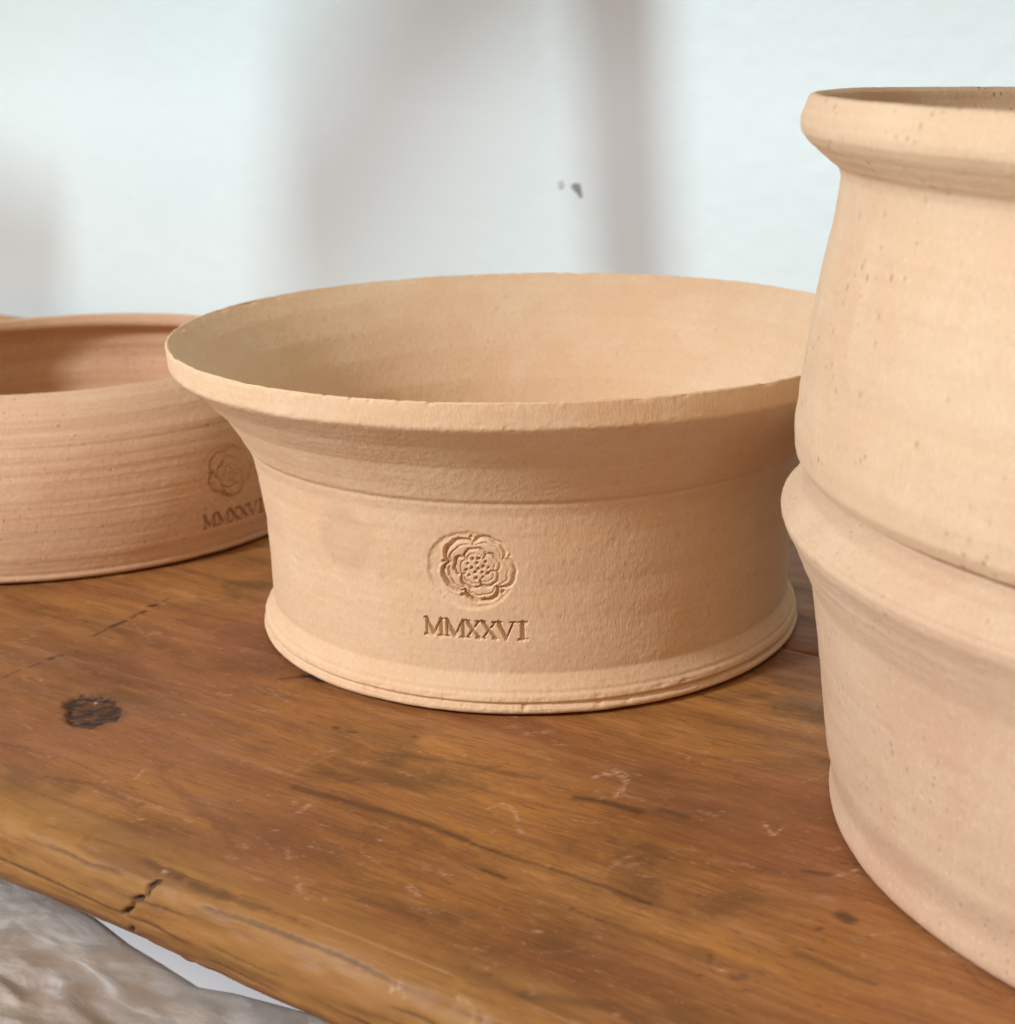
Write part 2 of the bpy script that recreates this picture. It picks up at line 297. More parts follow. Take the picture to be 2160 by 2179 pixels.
DARK = [[[[25.4,-174.9],[57.3,-172.7],[77.7,-171.8],[91.6,-172.7]],1.6,0.55],[[[95.0,-173.4],[127.1,-172.9],[143.2,-172.9],[154.9,-173.7]],0.9,0.6],[[[105.6,-132.7],[114.8,-130.0],[127.1,-129.5]],1.5,0.6],[[[132.3,-125.2],[140.2,-124.2]],1.2,0.4],[[[106.2,-183.6],[114.0,-183.9]],0.7,0.7],[[[72.1,-215.0],[89.6,-212.2],[115.9,-209.9]],1.3,0.35],[[[149.6,-227.2],[159.3,-223.6],[168.8,-220.1],[180.9,-221.2]],1.3,0.35],[[[184.0,-134.8],[191.3,-132.7]],1.0,0.5],[[[199.2,-174.4],[220.9,-175.8]],0.8,0.4],[[[202.0,-150.7],[204.3,-151.6]],2.2,0.7],[[[198.8,-160.5],[199.4,-160.1]],0.9,0.6],[[[190.0,-191.6],[191.7,-190.5]],1.5,0.5],[[[180.5,-186.4],[181.9,-189.2]],0.7,0.5],[[[31.4,-141.2],[59.4,-133.0],[88.5,-128.4]],0.8,0.3],[[[201.3,-125.5],[206.1,-127.6]],2.5,0.2],[[[-49.8,-213.8],[-33.6,-209.1],[-7.4,-210.3]],0.6,0.35],[[[87.0,-214.2],[98.3,-213.6],[106.2,-213.8]],1.2,0.45],[[[-8.8,-209.0],[-7.4,-209.4]],0.8,0.5],[[[7.0,-133.5],[7.9,-133.3]],0.9,0.8],[[[12.6,-134.2],[15.1,-133.6]],0.9,0.6],[[[34.9,-125.3],[36.4,-125.4]],0.8,0.6],[[[-83.1,-205.6],[-53.9,-201.2],[-29.9,-203.1]],0.5,0.3],[[[-140.2,-72.9],[-140.1,-76.5]],0.7,0.7],[[[-139.4,-81.7],[-139.9,-83.4]],1.5,1],[[[-137.9,-89.1],[-138.0,-91.2]],1.1,0.9],[[[-138.5,-93.5],[-138.3,-94.7]],0.8,0.8],[[[-137.1,-96.4],[-137.1,-97.4]],1.0,0.9],[[[-136.6,-101.6],[-136.3,-104.0],[-136.5,-106.0]],1.0,0.9],[[[-136.7,-106.9],[-136.3,-109.3]],1.1,0.9],[[[-135.5,-112.6],[-135.2,-114.4]],0.7,0.8],[[[-135.0,-116.1],[-134.0,-120.6]],0.7,0.8],[[[-126.2,-135.2],[-125.7,-136.1]],0.7,0.7],[[[-129.1,-140.6],[-129.6,-142.1]],0.7,0.7],[[[-130.0,-144.6],[-129.8,-145.7]],1.3,0.9],[[[-129.8,-151.4],[-129.8,-156.0]],0.6,0.6],[[[-130.7,-159.9],[-130.4,-167.5]],0.6,0.5],[[[-150.2,-110.8],[-148.8,-111.8]],0.7,0.5],[[[-38.7,-112.4],[-35.8,-108.6],[-33.1,-105.7]],1.0,0.6],[[[-33.1,-105.7],[-30.7,-103.4],[-25.0,-104.8],[-21.6,-103.7]],1.8,1]]
f = 0.0004; g = 0.0010
out1 = [(0.104, 0.0002, g), (0.1066, 0.0002, f), (0.1096, 0.0010, f), (0.1107, 0.0020, f), (0.1107, 0.0034, f), (0.1090, 0.0041, f), (0.1090, 0.0050, f), (0.1103, 0.0058, f), (0.1098, 0.0078, f),
        (0.1088, 0.0086, f), (0.1087, 0.0096, f), (0.1078, 0.0112, f), (0.1069, 0.0132, f), (0.1062, 0.0150, f), (0.1063, 0.0170, f), (0.1064, 0.034, f), (0.1070, 0.048, f), (0.1092, 0.066, f),
        (0.1108, 0.0745, f), (0.1120, 0.0780, f), (0.1121, 0.0792, f), (0.1136, 0.0808, f), (0.1160, 0.0852, f), (0.1215, 0.0940, f), (0.1295, 0.1026, f), (0.1362, 0.1083, f), (0.1396, 0.1112, f), (0.1402, 0.1122, f), (0.1407, 0.1206, f)]
in1 = [(0.1399, 0.1209, f), (0.1375, 0.1190, f), (0.1300, 0.1130, g), (0.1200, 0.1030, g), (0.1110, 0.0900, g), (0.1040, 0.0760, g), (0.1000, 0.0600, g), (0.0975, 0.0300, g), (0.0960, 0.0130, g), (0.085, 0.0100, g), (0.06, 0.0095, g)]
make_pot('plant_pot', (0, 0, 0), CLAY, out1, in1, 'flared buff clay pot in the centre with a crisp rose stamp and MMXXVI below it', (0.1108, 14), 0.0092,
         stamp=[('rose', -99.6, 0.0545, (1.0, 1.0)), ('text', -100.6, 0.0312, (1.0, 1.0))], az_fine=(-116, -85, 0.11), az_step=0.55, ring=0.06, seed=3, sig=2,
         cuts=[(0.1205, 0.0012, 0.8), (0.1122, 0.0018, 0.4), (0.0038, 0.0012, 1.0), (0.0068, 0.001, 0.7)], group='hand thrown clay pots on the wooden board')
SX, SY = 0.2244, -0.1939
out2 = [(0.126, 0.0002, g), (0.1305, 0.0002, g), (0.1332, 0.0010, g), (0.1342, 0.0024, g), (0.1343, 0.0050, g), (0.1334, 0.0100, g), (0.1338, 0.0130, g), (0.1358, 0.0210, g), (0.1374, 0.0350, g), (0.1398, 0.0550, g), (0.1414, 0.0670, g),
        (0.1430, 0.0750, g), (0.1458, 0.0815, f), (0.1490, 0.0885, f), (0.1514, 0.0930, f), (0.1522, 0.0954, f), (0.1518, 0.0970, f), (0.1510, 0.0971, f), (0.1490, 0.0998, f), (0.1464, 0.1026, f), (0.1436, 0.1044, f), (0.1412, 0.1062, f), (0.1395, 0.1076, f)]
in2 = [(0.1385, 0.1076, g), (0.1370, 0.1060, g), (0.1340, 0.0980, g), (0.131, 0.08, g), (0.127, 0.03, g), (0.125, 0.014, g), (0.10, 0.010, 0.004), (0.07, 0.0095, 0.004)]
make_pot('plant_pot', (SX, SY, 0), CLAY_S, out2, in2, 'lower pot of the right hand stack, with its cream rolled rim under the taller pot', (0.0790, 10), 0.0098, az_step=0.5, ring=0.16, wob=0.35, seed=21, sig=2,
         cuts=[(0.096, 0.003, 0.25)], group='hand thrown clay pots on the wooden board')
Z0 = 0.1077
def u(R, z, st=g): return (R, z - Z0, st)
out3 = [u(0.138, Z0 + 0.0001), u(0.1400, Z0 + 0.0001, f), u(0.1436, 0.1084, f), u(0.1460, 0.1098, f), u(0.1473, 0.1118, f), u(0.1482, 0.1135), u(0.1486, 0.1190), u(0.1483, 0.1230), u(0.1471, 0.1323), u(0.1456, 0.1436), u(0.1440, 0.1550), u(0.1420, 0.1645), u(0.1400, 0.1746),
        u(0.1387, 0.1824), u(0.1384, 0.1857, f), u(0.1393, 0.1882, f), u(0.1440, 0.1919, f), u(0.1480, 0.1951, f), u(0.1497, 0.1970, f), u(0.1500, 0.1992, f), u(0.1494, 0.2022, f), u(0.1477, 0.2065, f)]
in3 = [u(0.1462, 0.2071, f), u(0.1440, 0.2059, f), u(0.1370, 0.1977), u(0.1300, 0.1852), u(0.1330, 0.1685), u(0.1385, 0.1400), u(0.1400, 0.1220), u(0.137, 0.119), u(0.10, 0.118, 0.004), u(0.07, 0.118, 0.004)]
make_pot('plant_pot', (SX, SY, Z0), CLAY_U, out3, in3, 'upper pot of the right hand stack, pale and pitted with a thick flared rim', (0.1965 - Z0, 8), 0.0018, az_step=0.5, ring=0.20, wob=0.4, seed=33, sig=3,
         cuts=[(0.202 - Z0, 0.003, 0.2)], tilt=(-0.036, 0.003), group='hand thrown clay pots on the wooden board')
LX, LY = -0.2427, 0.1711
out4 = [(0.128, 0.0002, g), (0.1318, 0.0002, f), (0.1340, 0.0009, f), (0.1350, 0.0018, f), (0.1350, 0.0030, f), (0.1343, 0.0040, f), (0.1350, 0.0060, f), (0.1362, 0.0130, f), (0.1366, 0.0250, f), (0.1362, 0.0400, f), (0.1345, 0.0530, f), (0.1310, 0.0640, f), (0.1250, 0.0725, f),
        (0.1180, 0.0785, f), (0.1120, 0.0812, f), (0.1092, 0.0816, f)]
in4 = [(0.1078, 0.0808, f), (0.1076, 0.0765, f), (0.1090, 0.0742, f), (0.1160, 0.0730, g), (0.1190, 0.0660, g), (0.1230, 0.0550, g), (0.1250, 0.035, g), (0.124, 0.014, g), (0.10, 0.010, 0.004), (0.07, 0.0095, 0.004)]
make_pot('plant_pot', (LX, LY, 0), CLAY_L, out4, in4, 'low curved tan pot at the left, out of focus, its rose stamp half hidden', (0.0770, 14), 0.0038,
         stamp=[('rose', -40.6, 0.0385, (0.95, 0.75)), ('text', -40.2, 0.0175, (0.98, 1.3))], az_fine=(-53, -26, 0.16), az_step=0.6, ring=0.3, wob=0.3, seed=45, sig=4, group='hand thrown clay pots on the wooden board')

# ------------------------------------------------------------------ wooden bench top, two planks
def wood_material():
    s = NT('old_pine'); D = 0.0
    big = s.noise(s.obj((3.0, 9.0, 9.0)), 1.6, 3, 0.55, 0.3)
    base = s.ramp(big, [(0.30, (0.18, 0.062, 0.018)), (0.50, (0.35, 0.147, 0.036)), (0.70, (0.49, 0.235, 0.056))])
    warp = s.noise(s.obj((5, 14, 14)), 1.0, 2, 0.5)
    wv = s.n('ShaderNodeVectorMath', operation='MULTIPLY_ADD'); cmb = s.n('ShaderNodeCombineXYZ'); s.l(warp, cmb.inputs[1]); s.l(warp, cmb.inputs[2])
    s.l(cmb.outputs[0], wv.inputs[0]); wv.inputs[1].default_value = (0, 0.018, 0.012); s.l(s.obj(), wv.inputs[2])
    mp = s.n('ShaderNodeMapping'); mp.inputs['Scale'].default_value = (13, 150, 150); s.l(wv.outputs[0], mp.inputs[0])
    g1 = s.noise(mp.outputs[0], 1.0, 5, 0.62)
    mp2 = s.n('ShaderNodeMapping'); mp2.inputs['Scale'].default_value = (60, 620, 620); s.l(wv.outputs[0], mp2.inputs[0])
    g2 = s.noise(mp2.outputs[0], 1.0, 3, 0.6)
    c = s.mix(s.math('MULTIPLY', s.ramp(g1, [(0.34, 1), (0.52, 0)]), 0.38), base, (0.18, 0.075, 0.030))
    c = s.mix(s.math('MULTIPLY', s.ramp(g1, [(0.52, 0), (0.70, 1)]), 0.35), c, (0.46, 0.235, 0.115))
    c = s.mix(s.math('MULTIPLY', s.ramp(g2, [(0.34, 1), (0.50, 0)]), 0.40), c, (0.150, 0.064, 0.030))
    mp4 = s.n('ShaderNodeMapping'); mp4.inputs['Scale'].default_value = (95, 1500, 1500); s.l(wv.outputs[0], mp4.inputs[0])
    g4 = s.noise(mp4.outputs[0], 1.0, 2, 0.6)
    c = s.mix(s.math('MULTIPLY', s.ramp(g4, [(0.30, 1), (0.40, 0)]), 0.55), c, (0.10, 0.042, 0.018))
    c = s.mix(s.math('MULTIPLY', s.ramp(g4, [(0.60, 0), (0.72, 1)]), 0.35), c, (0.52, 0.30, 0.15))
    # dark growth lines
    mp3 = s.n('ShaderNodeMapping'); mp3.inputs['Scale'].default_value = (2.2, 62, 62); s.l(wv.outputs[0], mp3.inputs[0])
    g3 = s.noise(mp3.outputs[0], 1.0, 2, 0.5)
    c = s.mix(s.math('MULTIPLY', s.ramp(g3, [(0.455, 0), (0.492, 1), (0.53, 0)]), 0.38), c, (0.16, 0.06, 0.024))
    # dull greyish bloom of clay dust in patches
    du = s.ramp(s.noise(s.obj((6, 10, 10), (0.3, 0, 0)), 2.2, 4, 0.65), [(0.48, 0), (0.70, 1)])
    c = s.mix(s.math('MULTIPLY', du, 0.22), c, (0.42, 0.23, 0.12))
    # large dull smudges where wet pots have stood
    sg = s.ramp(s.noise(s.obj((5, 11, 11), (1.1, 0.4, 0)), 3.0, 5, 0.65, 0.6), [(0.50, 0), (0.68, 1)])
    c = s.mix(s.math('MULTIPLY', sg, 0.72), c, (0.115, 0.055, 0.016))
    # reddish stain round the far end of the plank
    rd = s.ramp(s.noise(s.obj((4, 6, 6), (2.3, 1, 0)), 1.7, 3, 0.5), [(0.48, 0), (0.66, 1)])
    c = s.mix(s.math('MULTIPLY', rd, 0.5), c, (0.26, 0.092, 0.045))
    sm = s.noise(s.obj((1, 1.6, 1)), 260, 4, 0.7)
    c = s.mix(s.math('MULTIPLY', s.ramp(sm, [(0.60, 0), (0.72, 1)]), 0.40), c, (0.55, 0.33, 0.21))
    c = s.mix(s.math('MULTIPLY', s.ramp(s.noise(s.obj(), 150, 4, 0.7), [(0.28, 1), (0.38, 0)]), 0.45), c, (0.09, 0.035, 0.018))
    wn = s.attr('worn')
    c = s.mix(s.math('MULTIPLY', wn, s.ramp(s.noise(s.obj((1, 2.2, 2.2)), 46, 4, 0.65), [(0.30, 0.25), (0.60, 1)])), c, (0.31, 0.150, 0.040))
    c = s.mix(s.math('MULTIPLY', s.math('MULTIPLY', wn, s.ramp(g1, [(0.36, 1), (0.50, 0)])), 0.7), c, (0.17, 0.075, 0.028))
    bk = s.noise(s.obj(), 420, 3, 0.7)
    dk = s.attr('dark'); c = s.mix(s.math('MULTIPLY', dk, s.ramp(bk, [(0.25, 1), (0.75, 0.86)])), c, (0.030, 0.016, 0.012))
    pl = s.attr('pale'); pf = s.math('MULTIPLY', pl, s.ramp(bk, [(0.36, 0.0), (0.54, 1.0)])); c = s.mix(pf, c, (0.60, 0.38, 0.25))
    s.l(c, s.b.inputs['Base Color'])
    r = s.ramp(s.noise(s.obj((1, 3, 1)), 30, 4, 0.6), [(0.3, 0.46), (0.7, 0.70)])
    s.l(r, s.b.inputs['Roughness']); s.b.inputs['Specular IOR Level'].default_value = 0.28
    h = s.math('ADD', s.math('MULTIPLY', g1, 0.5), s.math('MULTIPLY', g2, 0.55)); h = s.math('ADD', h, s.math('MULTIPLY', sm, 0.35))
    h = s.math('ADD', h, s.math('MULTIPLY', pf, 0.25))
    s.l(s.bump(h, 0.42, 0.0008), s.b.inputs['Normal'])
    return s.m
WOOD = wood_material()
ang = math.radians(-34)
bench = empty('wooden_bench', (0, 0, -0.0004), ang)
tag(bench, 'worn brown pine board with rounded front edge carrying all the pots', 'workbench')
def plank(u_lines, prof, seed, marks):
    """prof: (v, z) from underneath the front edge round to the back; u_lines: stations along the plank"""
    Pv = np.array([q[0] for q in prof]); Pz = np.array([q[1] for q in prof])
    U = np.array(u_lines)
    UU, VV = np.meshgrid(U, Pv, indexing='ij'); ZZ = np.broadcast_to(Pz, UU.shape).copy(); VV = VV.copy()
    top = ZZ > -0.0205
    n = 0.00022 * noise2(UU / 0.05, VV / 0.012, seed) + 0.00012 * noise2(UU / 0.012, VV / 0.004, seed + 1)
    ZZ += n * top
    nose = (VV < Pv.min() + 0.010)
    VV += nose * (0.0010 * noise2(UU / 0.045, ZZ / 0.012, seed + 2) + 0.00045 * noise2(UU / 0.009, ZZ / 0.003 + 7, seed + 3))
    ZZ -= nose * np.clip(noise2(UU / 0.006, VV / 0.004, seed + 4) - 0.35, 0, 1) * 0.0009
    dark = np.zeros_like(UU); pale = np.zeros_like(UU); worn = np.zeros_like(UU)
    if marks:
        um, vm = UU * 1000, VV * 1000
        jx = 0.25 * noise2(um / 2.5, vm / 2.5, 71) + 0.4 * noise2(um / 0.7, vm / 0.7, 72); jy = 0.25 * noise2(um / 2.5, vm / 2.5, 73) + 0.4 * noise2(um / 0.7, vm / 0.7, 74)
        brk = sstep(-0.35, 0.35, noise2(um / 1.1, vm / 0.8, 75) + 0.5 * noise2(um / 0.5, vm / 0.5, 76))
        for lst, arr, dz in ((DARK, dark, -0.00035), (PALE, pale, 0.00006)):
            for pts, wd, st in lst:
                xs = [q[0] for q in pts]; ys = [q[1] for q in pts]; pad = wd * 3 + 2
                r = np.where((U * 1000 > min(xs) - pad) & (U * 1000 < max(xs) + pad))[0]; c_ = np.where((Pv * 1000 > min(ys) - pad) & (Pv * 1000 < max(ys) + pad) & (Pz > -0.006))[0]
                if not len(r) or not len(c_): continue
                sl = np.ix_(r, c_); d = seg_dist(um[sl] + jx[sl] * 0.7, vm[sl] + jy[sl] * 0.7, pts)
                soft = 2.6 if st < 0.5 else 1.7
                a = st * (0.8 if arr is pale else 1.0) * (1 - sstep(wd * 0.3, wd * soft, d))
                if arr is pale: a = a * (0.15 + 0.85 * brk[sl])
                arr[sl] = np.maximum(arr[sl], a); ZZ[sl] += dz * a * (1 if st > 0.6 else 0.3)
        # many fine scratches, nicks and dust specks of mixed length
        R2 = np.random.RandomState(31)
        for _ in range(420):
            cu, cv = R2.uniform(-230, 260), R2.uniform(-228, 12); L = R2.gamma(1.3, 2.2); th = R2.normal(0.35, 0.9) if R2.rand() < 0.6 else R2.normal(0, 0.12)
            wd = R2.uniform(0.22, 0.6); st = R2.uniform(0.15, 0.6); pts = [(cu, cv), (cu + L * math.cos(th), cv + L * math.sin(th) + R2.normal(0, 0.3)), (cu + 1.7 * L * math.cos(th + 0.1), cv + 1.7 * L * math.sin(th + 0.1))]
            lo_u, hi_u = min(q[0] for q in pts) - 2, max(q[0] for q in pts) + 2; lo_v, hi_v = min(q[1] for q in pts) - 2, max(q[1] for q in pts) + 2
            i0, i1 = np.searchsorted(U * 1000, [lo_u, hi_u]); c_ = np.where((Pv * 1000 > lo_v) & (Pv * 1000 < hi_v) & (Pz > -0.006))[0]
            if i1 <= i0 or not len(c_): continue
            sl = (slice(i0, i1), slice(c_[0], c_[-1] + 1)); d = seg_dist(um[sl], vm[sl], pts); a = st * (1 - sstep(wd * 0.4, wd * 1.8, d)) * (0.2 + 0.8 * brk[sl])
            if _ % 3 == 0: dark[sl] = np.maximum(dark[sl], a); ZZ[sl] -= 0.00025 * a
            else: pale[sl] = np.maximum(pale[sl], a)
        # open grain along the rounded edge
        for z0, amp, ph in ((-1.2, 0.45, 1), (-4.2, 0.6, 2), (-8.5, 0.7, 3), (-12.5, 0.5, 4), (-16.0, 0.8, 5), (-20.0, 0.6, 6), (-23.5, 0.7, 7)):
            zl = z0 + 1.3 * noise2(um / 60.0 + ph * 9, um * 0, 60 + ph) + 0.5 * noise2(um / 14.0, um * 0, 70 + ph)
            on = sstep(-0.15, 0.3, noise2(um / 32.0 + ph * 3, um * 0 + ph, 50 + ph)) * amp
            a = on * (1 - sstep(0.15, 0.8, np.abs(ZZ * 1000 - zl) + 0.2 * noise2(um / 1.2, ZZ * 800, 92))) * (VV < -0.2318)
            dark = np.maximum(dark, a * 0.9); VV += a * 0.0005
        # the old knot: a shallow, broken black hollow
        kx, ky = (um + 76.5) / 13.2, (vm + 171.0) / 11.2
        kr = np.hypot(kx + 0.25 * ky, ky * (1 + 0.15 * kx)) + 0.20 * noise2(um / 6.5, vm / 5.0, 81) + 0.09 * noise2(um / 1.6, vm / 1.6, 82)
        k = 1 - sstep(0.88, 1.0, kr)
        ZZ -= k * (0.0012 + 0.0006 * noise2((um + vm) / 7.0, (um - vm) / 1.7, 83) + 0.0003 * noise2(um / 0.9, vm / 0.9, 84))
        dark = np.maximum(dark, k * np.clip(0.78 + 0.30 * noise2((um + vm) / 8.0, (um - vm) / 1.5, 85) + 0.5 * sstep(0.72, 0.95, kr) + 0.25 * sstep(2.0, 8.0, um + 76.5), 0, 1))
        dark = np.maximum(dark, 0.30 * (1 - sstep(1.0, 1.25, kr + 0.1 * noise2(um / 2.0, vm / 2.0, 90))))
        pale = np.maximum(pale, 0.35 * k * np.clip(noise2((um + vm) / 5.0, (um - vm) / 0.9, 86) - 0.35, 0, 1))
        # split across the rounded edge
        d = seg_dist(um + 0.3 * noise2(um, ZZ * 900, 87), ZZ * 1000, [(28.5, -2.5), (25.5, -4.5), (25.8, -6.5), (21.5, -9.0), (20.0, -12.0), (16.5, -15.0)]) + 0.5 * noise2(um / 1.3, ZZ * 700, 91)
        kk = (1 - sstep(0.2, 1.0, d)) * (VV < -0.2325); VV += kk * 0.0015; dark = np.maximum(dark, kk)
        d = seg_dist(um, ZZ * 1000, [(19.0, -19.0), (16.0, -22.0)]); kk = (1 - sstep(0.3, 1.0, d)) * (VV < -0.2325); VV += kk * 0.001; dark = np.maximum(dark, kk * 0.8)
        worn = (1 - sstep(-0.2335, -0.217, VV + 0.004 * noise2(UU / 0.03, VV * 0 + 2, 88) + 0.002 * noise2(UU / 0.008, VV / 0.004, 89)))
        worn *= 0.55 + 0.45 * sstep(-0.024, -0.012, ZZ)
    nU, nV = UU.shape
    V = np.stack([UU, VV, ZZ], -1).reshape(-1, 3)
    I, J = np.meshgrid(np.arange(nU - 1), np.arange(nV - 1), indexing='ij')
    F = np.stack([I * nV + J, (I + 1) * nV + J, (I + 1) * nV + J + 1, I * nV + J + 1], -1).reshape(-1, 4)
    o = mesh_np('plank', V, F, WOOD, bench)
    fattr(o, 'dark', dark.ravel()); fattr(o, 'pale', pale.ravel()); fattr(o, 'worn', worn.ravel())
    return o
uf = list(np.linspace(-0.9, -0.30, 40, endpoint=False)) + list(np.arange(-0.30, 0.27, 0.0008)) + list(np.linspace(0.28, 1.0, 40))
nose_pts = [(-0.2300, -0.0001), (-0.2335, -0.0008), (-0.2368, -0.0028), (-0.2390, -0.0062), (-0.2402, -0.0110), (-0.2402, -0.0160), (-0.2394, -0.0205), (-0.2372, -0.0245), (-0.2340, -0.0272), (-0.2300, -0.0284)][::-1]
ns = resample([(a, b) for a, b in nose_pts], [0.0006] * (len(nose_pts) - 1), 4)
front = [(0.0146, -0.0285)] + [tuple(q) for q in ns] + [(v, 0.0) for v in np.arange(-0.2294, 0.0130, 0.0008)] + [(0.0138, -0.0002), (0.0145, -0.0012), (0.0146, -0.004), (0.0146, -0.027)]
plank(uf, front, 5, True)
ub = list(np.linspace(-0.9, -0.4, 30, endpoint=False)) + list(np.arange(-0.4, 0.3, 0.004)) + list(np.linspace(0.31, 1.0, 40))
rear = [(0.376, -0.0285), (0.0156, -0.0285), (0.0156, -0.004), (0.0157, -0.0014), (0.0164, -0.0004)] + [(v, -0.0002) for v in np.arange(0.018, 0.375, 0.004)] + [(0.378, -0.0002), (0.378, -0.027)]
plank(ub, rear, 15, False)

# ------------------------------------------------------------------ wall behind
Uv = Vector((math.cos(ang), math.sin(ang), 0)); Vv = Vector((-math.sin(ang), math.cos(ang), 0))
def W(u_, v_, z_): return Uv * u_ + Vv * v_ + Vector((0, 0, z_))
s = NT('limewashed_plaster')
c = s.mix(s.ramp(s.noise(s.obj(), 3.5, 3, 0.5), [(0.35, 0), (0.65, 1)]), (0.56, 0.59, 0.585), (0.59, 0.61, 0.60))
s.l(c, s.b.inputs['Base Color']); s.b.inputs['Roughness'].default_value = 0.9
s.l(s.bump(s.noise(s.obj(), 60, 4), 0.2, 0.002), s.b.inputs['Normal']); PL = s.m
nu, nz = 60, 50
uu = np.linspace(-1.8, 1.2, nu); zz = np.linspace(-0.8, 1.2, nz); A_, B_ = np.meshgrid(uu, zz, indexing='ij')
yy = 0.42 + 0.0002 * noise2(A_ * 6, B_ * 6, 3)
I, J = np.meshgrid(np.arange(nu - 1), np.arange(nz - 1), indexing='ij')
wall = mesh_np('wall', np.stack([A_, yy, B_], -1).reshape(-1, 3), np.stack([I * nz + J, (I + 1) * nz + J, (I + 1) * nz + J + 1, I * nz + J + 1], -1).reshape(-1, 4), PL)
wall.rotation_euler = (0, 0, ang); tag(wall, kind='structure')
# small grey chip in the plaster, with a fainter one beside it
def chip(cu, cz, outline, colr, name):
    s = NT(name); s.l(s.mix(s.noise(s.obj(), 400, 3), tuple(v * 0.7 for v in colr), colr), s.b.inputs['Base Color']); s.b.inputs['Roughness'].default_value = 0.95
    n = len(outline); P = [(cu + x, 0.4202, cz + y) for x, y in outline] + [(cu + x * 0.9, 0.4196, cz + y * 0.8) for x, y in outline]
    me = bpy.data.meshes.new('plaster_chip'); me.from_pydata(P, [], [tuple(range(n, 2 * n))] + [(i, (i + 1) % n, (i + 1) % n + n, i + n) for i in range(n)]); me.materials.append(s.m)
    return link(bpy.data.objects.new('plaster_chip', me), wall)
chip(-0.2385, 0.130, [(-0.0045, 0.003), (-0.001, 0.0048), (0.0035, 0.004), (0.0042, 0.0), (0.0052, -0.005), (0.0035, -0.0065), (0.001, -0.003), (-0.003, 0.0)], (0.26, 0.235, 0.22), 'grey_chip')
chip(-0.2515, 0.133, [(-0.003, 0.003), (0.002, 0.0035), (0.003, 0.0), (0.0015, -0.003), (-0.002, -0.002)], (0.48, 0.50, 0.49), 'faint_chip')

# ------------------------------------------------------------------ unseen A-shaped bars, added to throw shadow bands on the wall
s = NT('frame_wood'); s.l(s.mix(s.noise(s.obj((1, 1, 8)), 30, 4), (0.30, 0.19, 0.11), (0.42, 0.28, 0.17)), s.b.inputs['Base Color']); FW = s.m
casters = empty('shadow_frame', SPOT_LOC * 0.13 + W(-0.25, 0.42, 0.3) * 0.87)
tag(casters, 'added unseen A-shaped wooden bars above the bench, casting shadow bands on the wall', 'casters')
def caster(w1, w2, s1, s2, width, name):
    a = SPOT_LOC.lerp(W(*w1), s1); b = SPOT_LOC.lerp(W(*w2), s2); d = (b - a); L = d.length; d.normalize()
    mid = (a + b) / 2; view = (mid - SPOT_LOC).normalized(); side = d.cross(view).normalized(); dep = side.cross(d)
    h = width / 2; t = min(width / 2, 0.012); k = 0.25 * t
    sec = [(-h + k, -t), (h - k, -t), (h, -t + k), (h, t - k), (h - k, t), (-h + k, t), (-h, t - k), (-h, -t + k)]
    P = [a + side * x + dep * y for x, y in sec] + [b + side * x + dep * y for x, y in sec]
    me = bpy.data.meshes.new(name); me.from_pydata([tuple(p - casters.location) for p in P], [], [tuple(range(8)), tuple(range(15, 7, -1))] + [(i, (i + 1) % 8, (i + 1) % 8 + 8, i + 8) for i in range(8)]); me.materials.append(FW)
    return link(bpy.data.objects.new(name, me), casters)
caster((-0.512, 0.42, 0.06), (-0.245, 0.42, 0.36), 0.72, 0.72, 0.056, 'band_bar')
caster((-0.192, 0.42, 0.05), (-0.208, 0.42, 0.36), 0.84, 0.84, 0.052, 'band_bar')
caster((-1.02, 0.42, 0.07), (-0.80, 0.42, 0.02), 0.80, 0.80, 0.028, 'patch_bar')  # loose bar added to shade the left of the wall
# shelf slab added unseen above the bench, keeps the wall lamp off the pots
def slab(name, label, cat, u0, u1, v0, v1, z0, z1, mat):
    b = 0.002; P = []
    for z, k in ((z0, b), (z0 + b, 0), (z1 - b, 0), (z1, b)):
        P += [(u0 + k, v0 + k, z), (u1 - k, v0 + k, z), (u1 - k, v1 - k, z), (u0 + k, v1 - k, z)]
    F = [(3, 2, 1, 0), (12, 13, 14, 15)] + [(4 * j + i, 4 * j + (i + 1) % 4, 4 * j + 4 + (i + 1) % 4, 4 * j + 4 + i) for j in range(3) for i in range(4)]
    me = bpy.data.meshes.new(name); me.from_pydata(P, [], F); me.materials.append(mat)
    o = link(bpy.data.objects.new(name, me)); o.rotation_euler = (0, 0, ang); return tag(o, label, cat)

slab('overhead_blocker', 'added unseen wooden shelf fixed above the pots, just out of the picture', 'blocker', -1.3, 1.2, -0.44, 0.16, 0.62, 0.645, FW)
# ------------------------------------------------------------------ white surface below and the plastic bag of clay
s = NT('white_laminate'); s.l(s.mix(s.noise(s.obj(), 8, 3), (0.78, 0.79, 0.80), (0.83, 0.84, 0.85)), s.b.inputs['Base Color']); s.b.inputs['Roughness'].default_value = 0.4
me = bpy.data.meshes.new('white_table')
x0, x1, y0, y1, zt, th = -0.9, 0.9, -0.75, 0.38, -0.050, 0.02
me.from_pydata([(x, y, z) for z in (zt - th, zt) for x, y in ((x0, y0), (x1, y0), (x1, y1), (x0, y1))], [], [(3, 2, 1, 0), (4, 5, 6, 7), (0, 1, 5, 4), (1, 2, 6, 5), (2, 3, 7, 6), (3, 0, 4, 7)]); me.materials.append(s.m)
wt = link(bpy.data.objects.new('white_table', me)); wt.rotation_euler = (0, 0, ang)
tag(wt, 'smooth white table top glimpsed below the front edge of the board', 'table')

